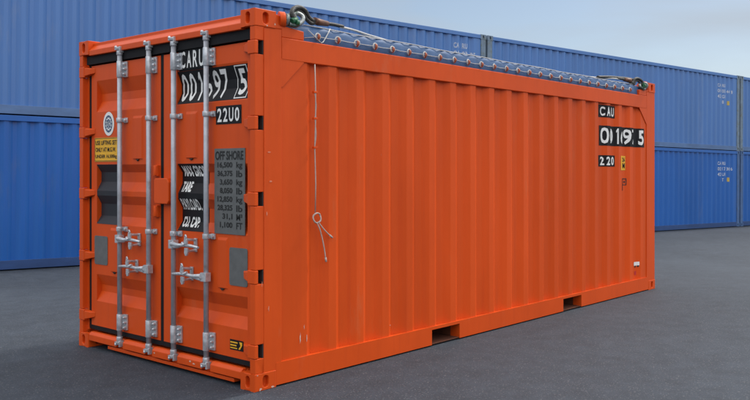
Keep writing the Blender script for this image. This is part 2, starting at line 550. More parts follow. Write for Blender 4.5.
# ---------------------------------------------------------------- blue containers of the wall
BL, BW, BH, PITCH = 11.50, 2.438, 2.585, 0.2605
def blue_container(paint, postm):
    """local frame: x along the wall (0..BL), y=0 the visible long side, body towards +y, z up"""
    root = empty('shipping_container')
    y0, y1 = 0.026, 0.070                         # outer and inner planes of the corrugation
    # visible long side: folded sheet
    pts = [(0.16, y0)]
    x = 0.24
    while x + PITCH < BL - 0.17:
        pts += [(x, y0), (x + 0.068, y1), (x + 0.068 + 0.062, y1), (x + 0.198, y0)]
        x += PITCH
    pts.append((BL - 0.16, y0))
    def sheet(pts, z0, z1, flip=False):
        mb = MB()
        v = [(a, (BW - b if flip else b), z) for a, b in pts for z in (z0, z1)]
        mb.add(v, [(2 * i, 2 * i + 2, 2 * i + 3, 2 * i + 1) for i in range(len(pts) - 1)])
        return mb
    sheet(pts, 0.15, BH - 0.10).build('side_panel', paint, root)
    sheet(pts, 0.15, BH - 0.10, True).build('side_panel', paint, root)
    for yy in (0, 1):
        f = (lambda a: a) if yy == 0 else (lambda a: BW - a)
        a, b = sorted((f(0.004), f(0.12)))
        MB().box(0.165, BL - 0.165, a, b, BH - 0.105, BH - 0.010).build('top_rail', paint, root, 0.004)
        a, b = sorted((f(0.004), f(0.10)))
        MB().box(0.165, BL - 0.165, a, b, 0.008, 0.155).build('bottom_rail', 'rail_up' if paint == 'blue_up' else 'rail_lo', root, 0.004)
    for xx in (0, 1):
        for yy in (0, 1):
            X = (lambda a: a) if xx == 0 else (lambda a: BL - a)
            Y = (lambda a: a) if yy == 0 else (lambda a: BW - a)
            a, b = sorted((X(0.006), X(0.16)))
            c, d = sorted((Y(0.006), Y(0.15)))
            MB().box(a, b, c, d, 0.118, BH - 0.118).build('corner_post', postm, root, 0.004)
            for zz in (0, 1):
                mb = MB()
                casting(mb, X(0), 1 if xx == 0 else -1, Y(0), 1 if yy == 0 else -1, 0 if zz == 0 else BH, 1 if zz == 0 else -1, dx=0.178, dy=0.162)
                mb.build('corner_casting', postm, root)
    # ends, roof, floor
    for xx in (0, 1):
        X = (lambda a: a) if xx == 0 else (lambda a: BL - a)
        mb = MB()
        pp = [(0.15, 0.03)]
        yy = 0.2
        while yy + 0.28 < BW - 0.15:
            pp += [(yy, 0.03), (yy + 0.07, 0.07), (yy + 0.14, 0.07), (yy + 0.21, 0.03)]
            yy += 0.28
        pp.append((BW - 0.15, 0.03))
        v = [(X(b), a, z) for a, b in pp for z in (0.12, BH - 0.1)]
        mb.add(v, [(2 * i, 2 * i + 2, 2 * i + 3, 2 * i + 1) for i in range(len(pp) - 1)])
        mb.build('end_panel', paint, root)
        for z0, z1 in ((0.01, 0.13), (BH - 0.11, BH - 0.02)):
            a, b = sorted((X(0.01), X(0.09)))
            MB().box(a, b, 0.165, BW - 0.165, z0, z1).build('end_rail', paint, root, 0.004)
    mb = MB()
    n = int((BL - 0.4) / 0.21)
    pr = []
    for i in range(n):
        a = 0.2 + i * (BL - 0.4) / n
        pr += [(a, BH - 0.045), (a + 0.09, BH - 0.045), (a + 0.105, BH - 0.03), (a + 0.19, BH - 0.03)]
    v = [(a, y, z) for a, z in pr for y in (0.121, BW - 0.121)]
    mb.add(v, [(2 * i, 2 * i + 2, 2 * i + 3, 2 * i + 1) for i in range(len(pr) - 1)])
    mb.build('roof', paint, root)
    MB().box(0.17, BL - 0.17, 0.11, BW - 0.11, 0.03, 0.10).build('floor', 'dark', root)
    return root, pts

def copy_tree(o, parent=None):
    c = o.copy()
    col.objects.link(c)
    c.parent = parent
    for ch in list(o.children):
        copy_tree(ch, c)
    return c

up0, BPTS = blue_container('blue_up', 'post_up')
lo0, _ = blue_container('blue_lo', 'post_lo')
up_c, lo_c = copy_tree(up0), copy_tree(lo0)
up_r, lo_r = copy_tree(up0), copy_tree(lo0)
SEAM = [10.61, 22.21]
tilt = math.atan2(wall_z(22.305) - wall_z(0), 22.305)
yaw = math.atan2(WD.y, WD.x)
def put_blue(o, s0, level):
    p = W0 + WD * s0
    rot = Matrix.Rotation(yaw, 4, 'Z') @ Matrix.Rotation(-tilt, 4, 'Y')
    z = wall_z(s0) + level * (BH + 0.006)
    o.matrix_world = Matrix.Translation((p.x, p.y, z)) @ rot
    o.location = (p.x, p.y, z)
    o.rotation_euler = rot.to_euler()
# visible side is local y=0 facing -y; wall direction WD as +x puts +y to the left of WD = away from camera
GAP = 0.05
starts = [SEAM[0] - GAP - BL + 0.03, SEAM[0] + 0.03, SEAM[0] + 0.03 + BL + GAP]
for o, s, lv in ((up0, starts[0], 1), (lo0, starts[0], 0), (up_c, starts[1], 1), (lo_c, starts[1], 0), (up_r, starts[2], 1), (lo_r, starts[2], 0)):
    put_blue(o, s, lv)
GB = 'blue containers stacked two high in the wall behind'
tag(up0, 'faded blue container, upper one at the left, rising behind the orange container\'s door end', 'container', GB)
tag(lo0, 'deep blue container, lower one at the left, standing on the asphalt behind the door end', 'container', GB)
tag(up_c, 'pale blue container, upper one behind the right end, white codes near its right post', 'container', GB)
tag(lo_c, 'deep blue container on the asphalt right of the orange one, white codes at top right', 'container', GB)
tag(up_r, 'sliver of pale blue container cut by the right frame edge, upper one', 'container', GB)
tag(lo_r, 'sliver of deep blue container cut by the right frame edge, standing on the asphalt', 'container', GB)

def blue_text(root, items):
    fy = prof_fn(BPTS)
    cuts = [p[0] for p in BPTS]
    by = {}
    for (body, x0, x1, z0, z1, m) in items:
        if body is None: v, f = rect_geo()
        else: v, f = text_geo(body, 0.022)
        by.setdefault((m, round(z1, 3)), []).append((v, f, x0, x1, z0, z1))
    for (m, _z), g in by.items():
        off = 0.004 if m == 'ink' else 0.002
        decal('lettering' if m != 'dullyellow' else 'warning_label', g, m, root, lambda u, v: (u, fy(u) - off, v), cuts, 0)
L = BL
# offset from the right end of a container; two characters to each fold
def pairs(rows, x0, z0, step=0.185, h=0.110, m='faded'):
    out = []
    for r, row in enumerate(rows):
        for k, pr in enumerate(row):
            if not pr: continue
            w = 0.060 if len(pr) == 1 else 0.130
            out.append((pr, x0 + k * PITCH, x0 + k * PITCH + w, z0 - r * step, z0 - r * step + h, m))
    return out
blue_text(up0, pairs([('CA', 'RU'), ('01', '03', '25')], 10.515, 2.17, 0.20, 0.13))
for r_, rw in ((up_c, [('CA', 'RU'), ('01', '03', '44', '1'), ('42', 'G1'), ('', '8')]), (lo_c, [('CA', 'RU'), ('02', '17', '30', '6'), ('42', 'U1'), ('', 'T')])):
    blue_text(r_, pairs(rw, 10.255, 2.12 if r_ is up_c else 2.09)
              + [(None, 10.800, 10.895, 1.53, 1.67, 'dullyellow')])

# ---------------------------------------------------------------- the orange container
Wd, Ln, Ht = 2.438, 6.058, 2.591
box = empty('open_top_container', (-1.219, 3.029, 0))
OFFV = Vector((1.219, -3.029, 0))
tag(box, 'orange open-top offshore container with grey locking bars and blue tarpaulin top', 'container')
class OB(MB):
    """mesh written in world coordinates, stored relative to the container's base"""
    def build(s, *a, **k):
        s.v = [(x + OFFV.x, y + OFFV.y, z) for x, y, z in s.v]
        return super().build(*a, **k)
def odecal(name, geos, m, parent, place, cuts, cut_axis):
    return decal(name, geos, m, parent, lambda u, v: Vector(place(u, v)) + OFFV, cuts, cut_axis)

for xx in (0, -Wd):
    for yy in (0, Ln):
        for zz in (0, Ht):
            mb = OB()
            casting(mb, xx, -1 if xx == 0 else 1, yy, 1 if yy == 0 else -1, zz, 1 if zz == 0 else -1)
            mb.build('corner_casting', 'orange', box, 0.005)

PZ0, PZ1 = 0.118, 2.473
# corner posts: door end (with hinge notches) and closed end
HZ = [2.33, 1.817, 1.30, 0.772, 0.267]
for side in (0, 1):
    X = (lambda a: -a) if side == 0 else (lambda a: -Wd + a)
    mb = OB()
    zs = [PZ0]
    for h in sorted(HZ):
        zs += [h - 0.048, h + 0.048]
    zs.append(PZ1)
    for i in range(0, len(zs) - 1):
        notch = i % 2 == 1
        ya = 0.058 if notch else 0.004
        xa, xb = sorted((X(0.004), X(0.060)))
        if notch:
            pass
        else:
            mb.box(xa, xb, 0.004, 0.075, zs[i], zs[i + 1])
    xa, xb = sorted((X(0.004), X(0.055)))
    mb.box(xa, xb, 0.075, 0.226, PZ0, PZ1)
    mb.build('corner_post', 'orange', box, 0.004)
    mb = OB()
    for h in HZ:
        xa, xb = sorted((X(0.0065), X(0.059)))
        mb = OB()
        mb.box(xa, xb, 0.066, 0.0745, h - 0.0475, h + 0.0475)
        mb.build('hinge_slit_shade', 'dark', box)  # dark slab added to paint the shade inside each hinge slit
    # inner return behind the post
    xa, xb = sorted((X(0.060), X(0.085)))
    OB().box(xa, xb, 0.045, 0.10, 0.14, 2.46).build('post_liner', 'orange', box)
    mb = OB()
    xa, xb = sorted((X(0.004), X(0.12)))
    mb.box(xa, xb, Ln - 0.226, Ln - 0.004, PZ0, PZ1)
    mb.build('corner_post', 'orange', box, 0.004)

# long side panels -----------------------------------------------------------
XO, XI = -0.014, -0.049
sp = [(0.226, XO)]
c = 0.375 + 0.036
pitch = 0.279
c = 0.420
while c + pitch < Ln - 0.24:
    sp += [(c + 0.036, XO), (c + 0.036 + 0.062, XI), (c + pitch - 0.036 - 0.062, XI), (c + pitch - 0.036, XO)]
    c += pitch
sp.append((Ln - 0.226, XO))
for side in (0, 1):
    X = (lambda a: a) if side == 0 else (lambda a: -Wd - a)
    mb = OB()
    mb.add([(X(b), a, z) for a, b in sp for z in (0.150, 2.30)], [(2 * i, 2 * i + 2, 2 * i + 3, 2 * i + 1) for i in range(len(sp) - 1)])
    mb.build('side_panel', 'orange_side', box)
    # top rail
    xa, xb = sorted((X(-0.003), X(-0.075)))
    OB().box(xa, xb, 0.227, Ln - 0.227, 2.266, 2.420).build('top_rail', 'orange', box, 0.005)
    # bottom rail with fork pockets
    mb = OB()
    xa, xb = sorted((X(-0.003), X(-0.11)))
    pk = [(1.80, 2.17), (3.888, 4.258)]
    mb.box(xa, xb, 0.1785, pk[0][0], 0.012, 0.166)
    mb.box(xa, xb, pk[0][1], pk[1][0], 0.012, 0.166)
    mb.box(xa, xb, pk[1][1], Ln - 0.1785, 0.012, 0.166)
    for a, b in pk:
        mb.box(xa, xb, a, b, 0.140, 0.166)
    mb.build('bottom_rail', 'orange', box)
    for a, b in pk:                                   # pocket lining
        mb = OB()
        xc, xd = sorted((X(-0.012), X(-1.1)))
        mb.box(xc, xd, a - 0.004, a - 0.001, 0.022, 0.142)
        mb.box(xc, xd, b + 0.001, b + 0.004, 0.022, 0.142)
        mb.box(xc, xd, a, b, 0.137, 0.1395)
        mb.box(xc, xd, a - 0.002, b + 0.002, 0.014, 0.020)
        mb.build('fork_pocket', 'pocket_orange', box)
    # gusset plates at both ends
    for ya, sg in ((0.222, 1), (Ln - 0.222, -1)):
        mb = OB()
        pr = [(ya, 2.272), (ya, 2.075), (ya + sg * 0.012, 2.075), (ya + sg * 0.20, 2.262), (ya + sg * 0.20, 2.272)]
        xa, xb = sorted((X(-0.0045), X(-0.0125)))
        mb.prism(pr, 'x', xa, xb)
        mb.build('gusset', 'orange', box)

# closed end, floor, door-end header and sill --------------------------------
mb = OB()
pp = [(-0.12, 0.03)]
x = -0.2
while x - 0.28 > -Wd + 0.14:
    pp += [(x, 0.03), (x - 0.07, 0.07), (x - 0.14, 0.07), (x - 0.21, 0.03)]
    x -= 0.28
pp.append((-Wd + 0.12, 0.03))
mb.add([(a, Ln - b, z) for a, b in pp for z in (0.1, 2.5)], [(2 * i, 2 * i + 2, 2 * i + 3, 2 * i + 1) for i in range(len(pp) - 1)])
mb.build('end_panel', 'orange_side', box)
OB().box(-Wd + 0.163, -0.163, Ln - 0.10, Ln - 0.005, 0.012, 0.15).build('end_rail', 'orange', box, 0.004)
OB().box(-Wd + 0.163, -0.163, Ln - 0.10, Ln - 0.005, 2.46, 2.58).build('end_rail', 'orange', box, 0.004)
OB().box(-Wd + 0.112, -0.112, 0.12, Ln - 0.11, 0.145, 0.175).build('floor', 'dark', box)

hdr = [(0.006, 2.462), (0.006, 2.505), (0.018, 2.518), (0.045, 2.545), (0.045, 2.572), (0.14, 2.572), (0.14, 2.462)]
OB().prism(hdr, 'x', -Wd + 0.163, -0.163).build('header', 'orange', box, 0.004)
OB().box(-Wd + 0.080, -0.080, 0.030, 0.115, 2.3920, 2.4605).build('header_seal', 'rubber', box)
RX = [-1.775, -1.340, -0.995, -0.575]
mb = OB()
mb.prism([(0.046, 0.050), (0.046, 0.108), (0.056, 0.122), (0.13, 0.122), (0.13, 0.050)], 'x', -Wd + 0.163, -0.163)
mb.build('door_sill', 'orange', box, 0.003)
ex = [-2.2745] + [e for r in RX for e in (r - 0.052, r + 0.052)] + [-0.1635]
for i in range(0, len(ex), 2):
    mb = OB()
    mb.prism([(0.004, 0.062), (0.004, 0.112), (0.026, 0.134), (0.052, 0.134), (0.052, 0.125), (0.044, 0.112), (0.044, 0.062)], 'x', ex[i], ex[i + 1])
    mb.build('sill_segment', 'orange', box, 0.004)
mb = OB()
mb.prism([(0.020, 0.024), (0.020, 0.049), (0.16, 0.049), (0.16, 0.024)], 'x', -1.99, -0.262)
mb.build('skid_plate', 'orange', box, 0.003)
OB().box(-Wd + 0.163, -0.163, 0.135, 0.20, 0.05, 0.144).build('sill_back', 'dark', box)

# doors -------------------------------------------------------------------
YD, DEP = 0.048, 0.041
DPROF = [(0.185, 0), (0.395, 0), (0.475, DEP), (0.53, DEP), (0.622, 0),
         (1.048, 0), (1.115, DEP), (1.215, DEP), (1.285, 0.004), (1.325, 0.004), (1.400, DEP), (1.480, DEP), (1.543, 0),
         (1.985, 0), (2.075, DEP), (2.140, DEP), (2.250, 0), (2.380, 0)]
fd = prof_fn(DPROF)
DCUTS = [p[0] for p in DPROF]
def door_leaf(xl, xr, rl, rr):
    mb = OB()
    z0, z1 = DPROF[0][0], DPROF[-1][0]
    zz = [p[0] for p in DPROF]
    for a, b in ((xl, rl), (rr, xr)):
        mb.add([(x, YD, z) for z in zz for x in (a, b)], [(2 * i, 2 * i + 1, 2 * i + 3, 2 * i + 2) for i in range(len(zz) - 1)])
    mb.add([(x, YD + d, z) for z, d in DPROF for x in (rl, rr)], [(2 * i, 2 * i + 1, 2 * i + 3, 2 * i + 2) for i in range(len(zz) - 1)])
    for x in (rl, rr):           # end walls of the recesses
        grp, cur = [], []
        for z, d in DPROF:
            if d > 0 or cur:
                pass
        i = 0
        while i < len(DPROF) - 1:
            if DPROF[i][1] == 0 and DPROF[i + 1][1] > 0:
                j = i + 1
                while DPROF[j][1] > 0: j += 1
                seq = DPROF[i:j + 1]
                for (za, da), (zb, db) in zip(seq, seq[1:]):
                    q = [(x, YD, za), (x, YD + da, za), (x, YD + db, zb), (x, YD, zb)]
                    q = [p for k, p in enumerate(q) if k == 0 or p != q[k - 1]]
                    if len(q) >= 3: mb.add(q, [tuple(range(len(q)))])
                i = j
            else:
                i += 1
    # rim and back
    yb = YD + 0.06
    mb.add([(xl, YD, z0), (xr, YD, z0), (xr, YD, z1), (xl, YD, z1), (xl, yb, z0), (xr, yb, z0), (xr, yb, z1), (xl, yb, z1)],
           [(0, 1, 5, 4), (1, 2, 6, 5), (2, 3, 7, 6), (3, 0, 4, 7), (4, 5, 6, 7)])
    return mb
LX = (-2.312, -1.238, -2.222, -1.390)
RXX = (-1.194, -0.100, -1.012, -0.145)
doorL = door_leaf(*LX).build('door', 'orange', box)
doorR = door_leaf(*RXX).build('door', 'orange', box)
doorL['label'] = 'left door leaf with charcoal panel and yellow notice'
doorR['label'] = 'right door leaf with black number panels'

def seal(x0, x1, parent):
    mb = OB()
    y0, y1 = YD + 0.002, YD + 0.035
    mb.box(x0 - (0.036 if x0 < -2 else 0.022), x0 - 0.0005, y0, y1, 0.150, 2.390)
    mb.box(x1 + 0.0005, x1 + 0.0205, y0, y1, 0.150, 2.390)
    mb.box(x0, x1, y0, y1, 0.148, 0.1845)
    return mb.build('door_seal', 'rubber', parent)
seal(LX[0], LX[1], doorL)
o = OB()
seal(RXX[0], RXX[1] - 0.001, doorR)

# vertical stiffening strips pressed into the flat fields, with a small drain notch below
def stiffener(x0, x1, z0, z1, parent):
    mb = OB()
    t = 0.009
    y = YD
    mb.add([(x0, y, z0), (x1, y, z0), (x1, y, z1), (x0, y, z1),
            (x0 + .012, y - t, z0 + .004), (x1 - .012, y - t, z0 + .004), (x1 - .012, y - t, z1 - .02), (x0 + .012, y - t, z1 - .02)],
           [(0, 1, 5, 4), (1, 2, 6, 5), (2, 3, 7, 6), (3, 0, 4, 7), (4, 5, 6, 7)])
    mb.build('stiffener', 'orange', parent)
    xc = (x0 + x1) / 2
    mb = OB()
    mb.prism([(xc - 0.024, z0 - 0.002), (xc + 0.024, z0 - 0.002), (xc, z0 - 0.016)], 'y', y - 0.010, y - 0.001)
    mb.build('drain_notch', 'dark', parent)
stiffener(-1.64, -1.49, 1.585, 1.93, doorL)
stiffener(-1.99, -1.86, 0.66, 1.02, doorL)
stiffener(-0.89, -0.745, 1.585, 1.93, doorR)
stiffener(-0.49, -0.37, 0.66, 1.02, doorR)

# hinges ------------------------------------------------------------------
for hz in HZ:
    for side, par in ((1, doorL), (0, doorR)):
        sg = 1 if side else -1
        X = (lambda a: -Wd + a) if side else (lambda a: -a)
        mb = OB()
        # knuckle filling the notch in the post, then a blade tapering onto the leaf
        h = 0.0465
        mb.add([(X(0.002), 0.000, hz - h), (X(0.002), 0.000, hz + h), (X(0.002), 0.030, hz - h), (X(0.002), 0.030, hz + h),
                (X(0.085), 0.000, hz - h), (X(0.085), 0.000, hz + h), (X(0.085), YD, hz - h), (X(0.085), YD, hz + h)],
               [(0, 1, 3, 2), (4, 5, 7, 6), (0, 4, 5, 1), (2, 3, 7, 6), (0, 4, 6, 2), (1, 5, 7, 3)])
        mb.build('hinge', 'orange', par, 0.006)
        mb = OB()
        mb.add([(X(0.086), 0.004, hz - 0.034), (X(0.086), 0.004, hz + 0.034), (X(0.086), YD - 0.001, hz - 0.040), (X(0.086), YD - 0.001, hz + 0.040),
                (X(0.150), 0.022, hz - 0.022), (X(0.150), 0.022, hz + 0.026), (X(0.190), YD - 0.001, hz - 0.012), (X(0.190), YD - 0.001, hz + 0.030)],
               [(0, 1, 3, 2), (4, 5, 7, 6), (0, 4, 5, 1), (2, 3, 7, 6), (0, 4, 6, 2), (1, 5, 7, 3)])
        mb.build('hinge_blade', 'orange', par, 0.004)

# locking bars ------------------------------------------------------------
def locking_gear(x, parent, hz, hdir):
    y = 0.008
    mb = OB()
    mb.tube([(x, y, 0.13), (x, y, 2.47)], 0.0185, 16)
    mb.build('locking_bar', 'bar', parent)
    # tall bearing housings top and bottom
    for z0, z1 in ((2.245, 2.375), (0.205, 0.335)):
        mb = OB()
        mb.tube([(x, y, z0), (x, y, z1)], 0.0235, 14)
        mb.box(x - 0.020, x + 0.020, y, YD - 0.0015, z0 + 0.004, z1 - 0.004)
        mb.box(x + 0.018, x + 0.062, YD - 0.016, YD - 0.0015, z0 + 0.002, z1 - 0.002)
        for k in range(3):
            zc = z0 + 0.025 + k * (z1 - z0 - 0.05) / 2
            mb.tube([(x + 0.047, YD - 0.034, zc), (x + 0.047, YD - 0.0155, zc)], 0.012, 6)
            mb.ball((x + 0.047, YD - 0.034, zc), 0.008, 8)
        mb.build('bearing_bracket', 'galv', parent, 0.002)
    # slim guides
    for zc in (1.900, 1.022):
        mb = OB()
        mb.tube([(x, y, zc - 0.018), (x, y, zc + 0.018)], 0.026, 14)
        mb.box(x - 0.02, x + 0.022, y, YD - 0.0015, zc - 0.016, zc + 0.016)
        mb.box(x + 0.018, x + 0.062, YD - 0.014, YD - 0.0015, zc - 0.020, zc + 0.020)
        mb.tube([(x + 0.047, YD - 0.030, zc), (x + 0.047, YD - 0.013, zc)], 0.012, 6)
        mb.build('bar_guide', 'galv', parent, 0.002)
    # cams and keepers
    for zc, sgn in ((2.475, 1), (0.105, -1)):
        mb = OB()
        mb.tube([(x, y, zc - sgn * 0.05), (x, y, zc - sgn * 0.015)], 0.024, 12)
        mb.tube([(x, y - 0.004, zc - 0.012), (x, y - 0.004, zc + 0.012)], [0.026, 0.030], 12)
        mb.box(x - 0.034, x + 0.012, y - 0.026, y + 0.016, zc - 0.010, zc + 0.008)
        mb.box(x + 0.014, x + 0.030, y - 0.018, y + 0.02, zc - 0.030, zc + 0.018)
        mb.ball((x - 0.018, y - 0.022, zc + sgn * 0.012), 0.013, 8)
        mb.build('cam_keeper', 'galv', parent, 0.002)
    # handle
    d = hdir
    mb = OB()
    mb.box(*sorted((x - d * 0.030, x + d * 0.036)), y - 0.026, y + 0.018, hz - 0.034, hz + 0.030)
    pts = [(x + d * 0.02, y - 0.026, hz + 0.004), (x + d * 0.12, y - 0.030, hz - 0.002), (x + d * 0.20, y - 0.034, hz + 0.004), (x + d * 0.27, y - 0.036, hz + 0.004), (x + d * 0.375, y - 0.036, hz - 0.004)]
    mb.tube(pts, [0.020, 0.014, 0.013, 0.013, 0.010], 10)
    mb.tube([(x + d * 0.03, y - 0.024, hz - 0.018), (x + d * 0.13, y - 0.028, hz - 0.010)], [0.014, 0.010], 8)
    mb.build('handle', 'galv', parent, 0.002)
    mb = OB()
    hx = x + d * 0.235
    mb.box(hx - 0.016, hx + 0.020, YD - 0.012, YD - 0.0015, hz - 0.048, hz + 0.052)
    # swinging latch plate with an eye on top and a drop tongue below
    mb.prism([(hx - 0.016, hz + 0.012), (hx + 0.016, hz + 0.012), (hx + 0.020, hz + 0.050), (hx + 0.006, hz + 0.066), (hx - 0.012, hz + 0.060), (hx - 0.020, hz + 0.036)], 'y', y - 0.052, y - 0.038)
    mb.prism([(hx - 0.018, hz - 0.014), (hx + 0.020, hz - 0.014), (hx + 0.022, hz - 0.044), (hx + 0.010, hz - 0.070), (hx - 0.008, hz - 0.072), (hx - 0.020, hz - 0.050)], 'y', y - 0.048, y - 0.034)
    mb.tube([(hx - d * 0.02, y - 0.048, hz + 0.004), (hx - d * 0.055, y - 0.040, hz + 0.022)], [0.013, 0.010], 8)
    mb.tube([(hx, YD - 0.010, hz + 0.040), (hx, y - 0.040, hz + 0.046)], 0.010, 8)
    mb.tube([(hx, YD - 0.010, hz - 0.036), (hx, y - 0.036, hz - 0.040)], 0.010, 8)
    mb.torus((hx, y - 0.047, hz + 0.066), (0.2, 1, 0.1), 0.014, 0.006, 14, 8)
    mb.build('handle_catch', 'galv', parent, 0.002)
locking_gear(RX[0], doorL, 0.945, 1)
locking_gear(RX[1], doorL, 0.733, -1)
locking_gear(RX[2], doorR, 0.945, 1)
locking_gear(RX[3], doorR, 0.733, -1)

# strap lock bridging the two leaves
mb = OB()
mb.prism([(-1.262, 1.262), (-1.262, 1.415), (-1.248, 1.434), (-1.085, 1.437), (-1.060, 1.405), (-1.060, 1.262), (-1.080, 1.240), (-1.248, 1.240)], 'y', 0.004, 0.040)
mb.build('lock_box', 'orange', doorR, 0.006)
for z0, z1 in ((1.450, 1.535), (1.135, 1.225)):
    mb = OB()
    mb.box(-1.305, -1.246, 0.022, YD - 0.001, z0, z1)
    mb.tube([(-1.262, 0.020, z0 + .006), (-1.262, 0.020, z1 - .006)], 0.014, 12)
    mb.build('lock_strap', 'orange', doorL, 0.003)

# markings on the doors ---------------------------------------------------
def ddoor(off):
    return lambda u, v: (u, YD + fd(v) - off, v)
def panel(name, m, x0, x1, z0, z1, parent, off=0.0025):
    v, f = rect_geo()
    return odecal(name, [(v, f, x0, x1, z0, z1)], m, parent, ddoor(off), DCUTS, 1)
def lines_of(items):
    rows = {}
    for t in items:
        rows.setdefault(round(t[4], 3), []).append(t)
    return rows.values()
def words(items, m, parent, off=0.005, flat=None, name='lettering'):
    pl = ddoor(off) if flat is None else (lambda u, v: (u, flat - off, v))
    for row in lines_of(items):
        g = []
        for it in row:
            body, x0, x1, z0, z1 = it[:5]
            v, f = text_geo(body, it[5] if len(it) > 5 else 0.02)
            g.append((v, f, x0, x1, z0, z1))
        odecal(name, g, m, parent, pl, DCUTS if flat is None else [], 1)

def per_char(body, x0, x1, z0, z1, bold=0.02, gap=0.25):
    """characters spread over equal cells, each filling its cell (stencil look)"""
    n = len(body)
    cell = (x1 - x0) / n
    out = []
    for i, ch in enumerate(body):
        if ch == ' ': continue
        a, b = x0 + i * cell + cell * gap / 2, x0 + (i + 1) * cell - cell * gap / 2
        if ch in '1I':
            m_ = (a + b) / 2
            a, b = m_ - (b - a) * 0.24, m_ + (b - a) * 0.20
        out.append((ch, a, b, z0, z1, 0.0 if ch in '1I' else bold))
    return out

panel('number_panel', 'black', -0.985, -0.560, 2.236, 2.398, doorR)
words(per_char('CARU', -0.965, -0.650, 2.256, 2.380), 'white', doorR)
panel('number_panel', 'black', -1.010, -0.147, 1.992, 2.234, doorR)
words(per_char('001697', -1.000, -0.400, 2.008, 2.216, 0.014, 0.22), 'white', doorR)
words([('5', -0.280, -0.200, 2.022, 2.205, 0.02)], 'white', doorR)
mb = OB()
g = []
rv, rf = rect_geo()
for (a, b, c_, d_) in ((-0.310, -0.170, 2.222, 2.229), (-0.310, -0.170, 1.998, 2.005), (-0.310, -0.303, 2.005, 2.222), (-0.177, -0.170, 2.005, 2.222)):
    g.append((rv, rf, a, b, c_, d_))
odecal('check_digit_frame', g, 'white', doorR, ddoor(0.005), DCUTS, 1)
panel('number_panel', 'black', -0.512, -0.212, 1.822, 1.952, doorR)
words(per_char('22U0', -0.500, -0.224, 1.838, 1.936), 'white', doorR)
panel('weights_panel', 'black', -1.000, -0.655, 1.046, 1.545, doorR)
words([('MAX GROSS', -0.965, -0.660, 1.450, 1.530, 0.03), ('TARE', -0.975, -0.845, 1.335, 1.412, 0.04),
       ('PAYLOAD.', -0.978, -0.735, 1.200, 1.285, 0.03), ('CU. CAP.', -0.975, -0.755, 1.072, 1.150, 0.04)], 'white', doorR)
# grey data plate, a flat sheet of metal
mb = OB()
mb.box(-0.525, -0.168, YD - 0.006, YD - 0.001, 1.046, 1.650)
plate = mb.build('data_plate', 'greyplate', doorR)
rows = [('16,500', 'kg'), ('36,375', 'lb'), ('3,650', 'kg'), ('8,050', 'lb'), ('12,850', 'kg'), ('28,325', 'lb'), ('31,1', 'M³'), ('1,100', 'FT')]
it = [('OFF SHORE', -0.512, -0.184, 1.568, 1.632, 0.030)]
for k, (a, b) in enumerate(rows):
    z = 1.508 - k * 0.0605
    w = 0.028 * len(a)
    it.append((a, -0.310 - w * 1.05, -0.310, z, z + 0.046, 0.032))
    it.append((b, -0.265, -0.196, z - (0.008 if b == 'kg' else 0), z + 0.046, 0.022))
words(it, 'ink', doorR, 0.0015, YD - 0.006)
for (x0, x1, z0, z1, pr) in ((-2.255, -2.040, 0.705, 0.945, doorL), (-0.350, -0.142, 0.690, 0.955, doorR)):
    mb = OB()
    r_ = 0.018
    pts = []
    for cx_, cz_, a0 in ((x1 - r_, z1 - r_, 0), (x0 + r_, z1 - r_, 90), (x0 + r_, z0 + r_, 180), (x1 - r_, z0 + r_, 270)):
        for k in range(4):
            an = R(a0 + k * 30)
            pts.append((cx_ + r_ * math.cos(an), cz_ + r_ * math.sin(an)))
    mb.prism(pts, 'y', YD - 0.004, YD - 0.001)
    mb.build('blank_plate', 'greyplate', pr)
panel('charcoal_panel', 'charcoal', -2.2215, -1.885, 1.048, 1.545, doorL)
# oval inspection seal
ev, ef = ellipse_geo()
odecal('inspection_seal', [(ev, ef, -2.110, -1.935, 1.782, 1.980)], 'white', doorL, ddoor(0.0025), [], 1)
g = [ring_geo(0.07) + (-2.082, -1.963, 1.810, 1.952), ring_geo(0.10) + (-2.057, -1.988, 1.842, 1.920)]
for k in range(5):
    zz = 1.858 + k * 0.011
    g.append((rv, rf, -2.047 + 0.008 * (k % 2), -1.998 - 0.006 * (k % 3), zz, zz + 0.006))
for k in range(12):
    an = 2 * math.pi * k / 12
    cx_, cz_ = -2.0225 + 0.0475 * math.cos(an), 1.881 + 0.057 * math.sin(an)
    g.append((rv, rf, cx_ - 0.006, cx_ + 0.006, cz_ - 0.006, cz_ + 0.006))
odecal('seal_print', g, 'sealblue', doorL, ddoor(0.005), [], 1)
# yellow notice
panel('notice', 'yellow', -2.255, -1.872, 1.568, 1.768, doorL)
words([('USE LIFTING SET', -2.236, -1.890, 1.708, 1.745, 0.015), ('ONLY AT M.G.W.', -2.236, -1.905, 1.650, 1.687, 0.015), ('UNDER 16.500kg', -2.236, -1.890, 1.590, 1.627, 0.015)], 'ink', doorL)
g = []
for (a, b, c_, d_) in ((-2.251, -1.876, 1.760, 1.764), (-2.251, -1.876, 1.572, 1.576), (-2.251, -2.247, 1.576, 1.760), (-1.880, -1.876, 1.576, 1.760)):
    g.append((rv, rf, a, b, c_, d_))
odecal('notice_border', g, 'ink', doorL, ddoor(0.004), [], 1)
# small black and yellow sticker
panel('sticker', 'black', -0.345, -0.190, 0.240, 0.312, doorR)
g = [(rv, rf, -0.337, -0.252, 0.288, 0.298), (rv, rf, -0.337, -0.265, 0.268, 0.278), (rv, rf, -0.337, -0.257, 0.250, 0.258)]
tv = [(0, 0), (0.45, 0), (1, 0.6), (1, 1), (0.25, 1), (0.55, 0.5)]
g.append((tv, [tuple(range(6))], -0.245, -0.200, 0.250, 0.302))
odecal('sticker_print', g, 'yellow', doorR, ddoor(0.005), [], 1)

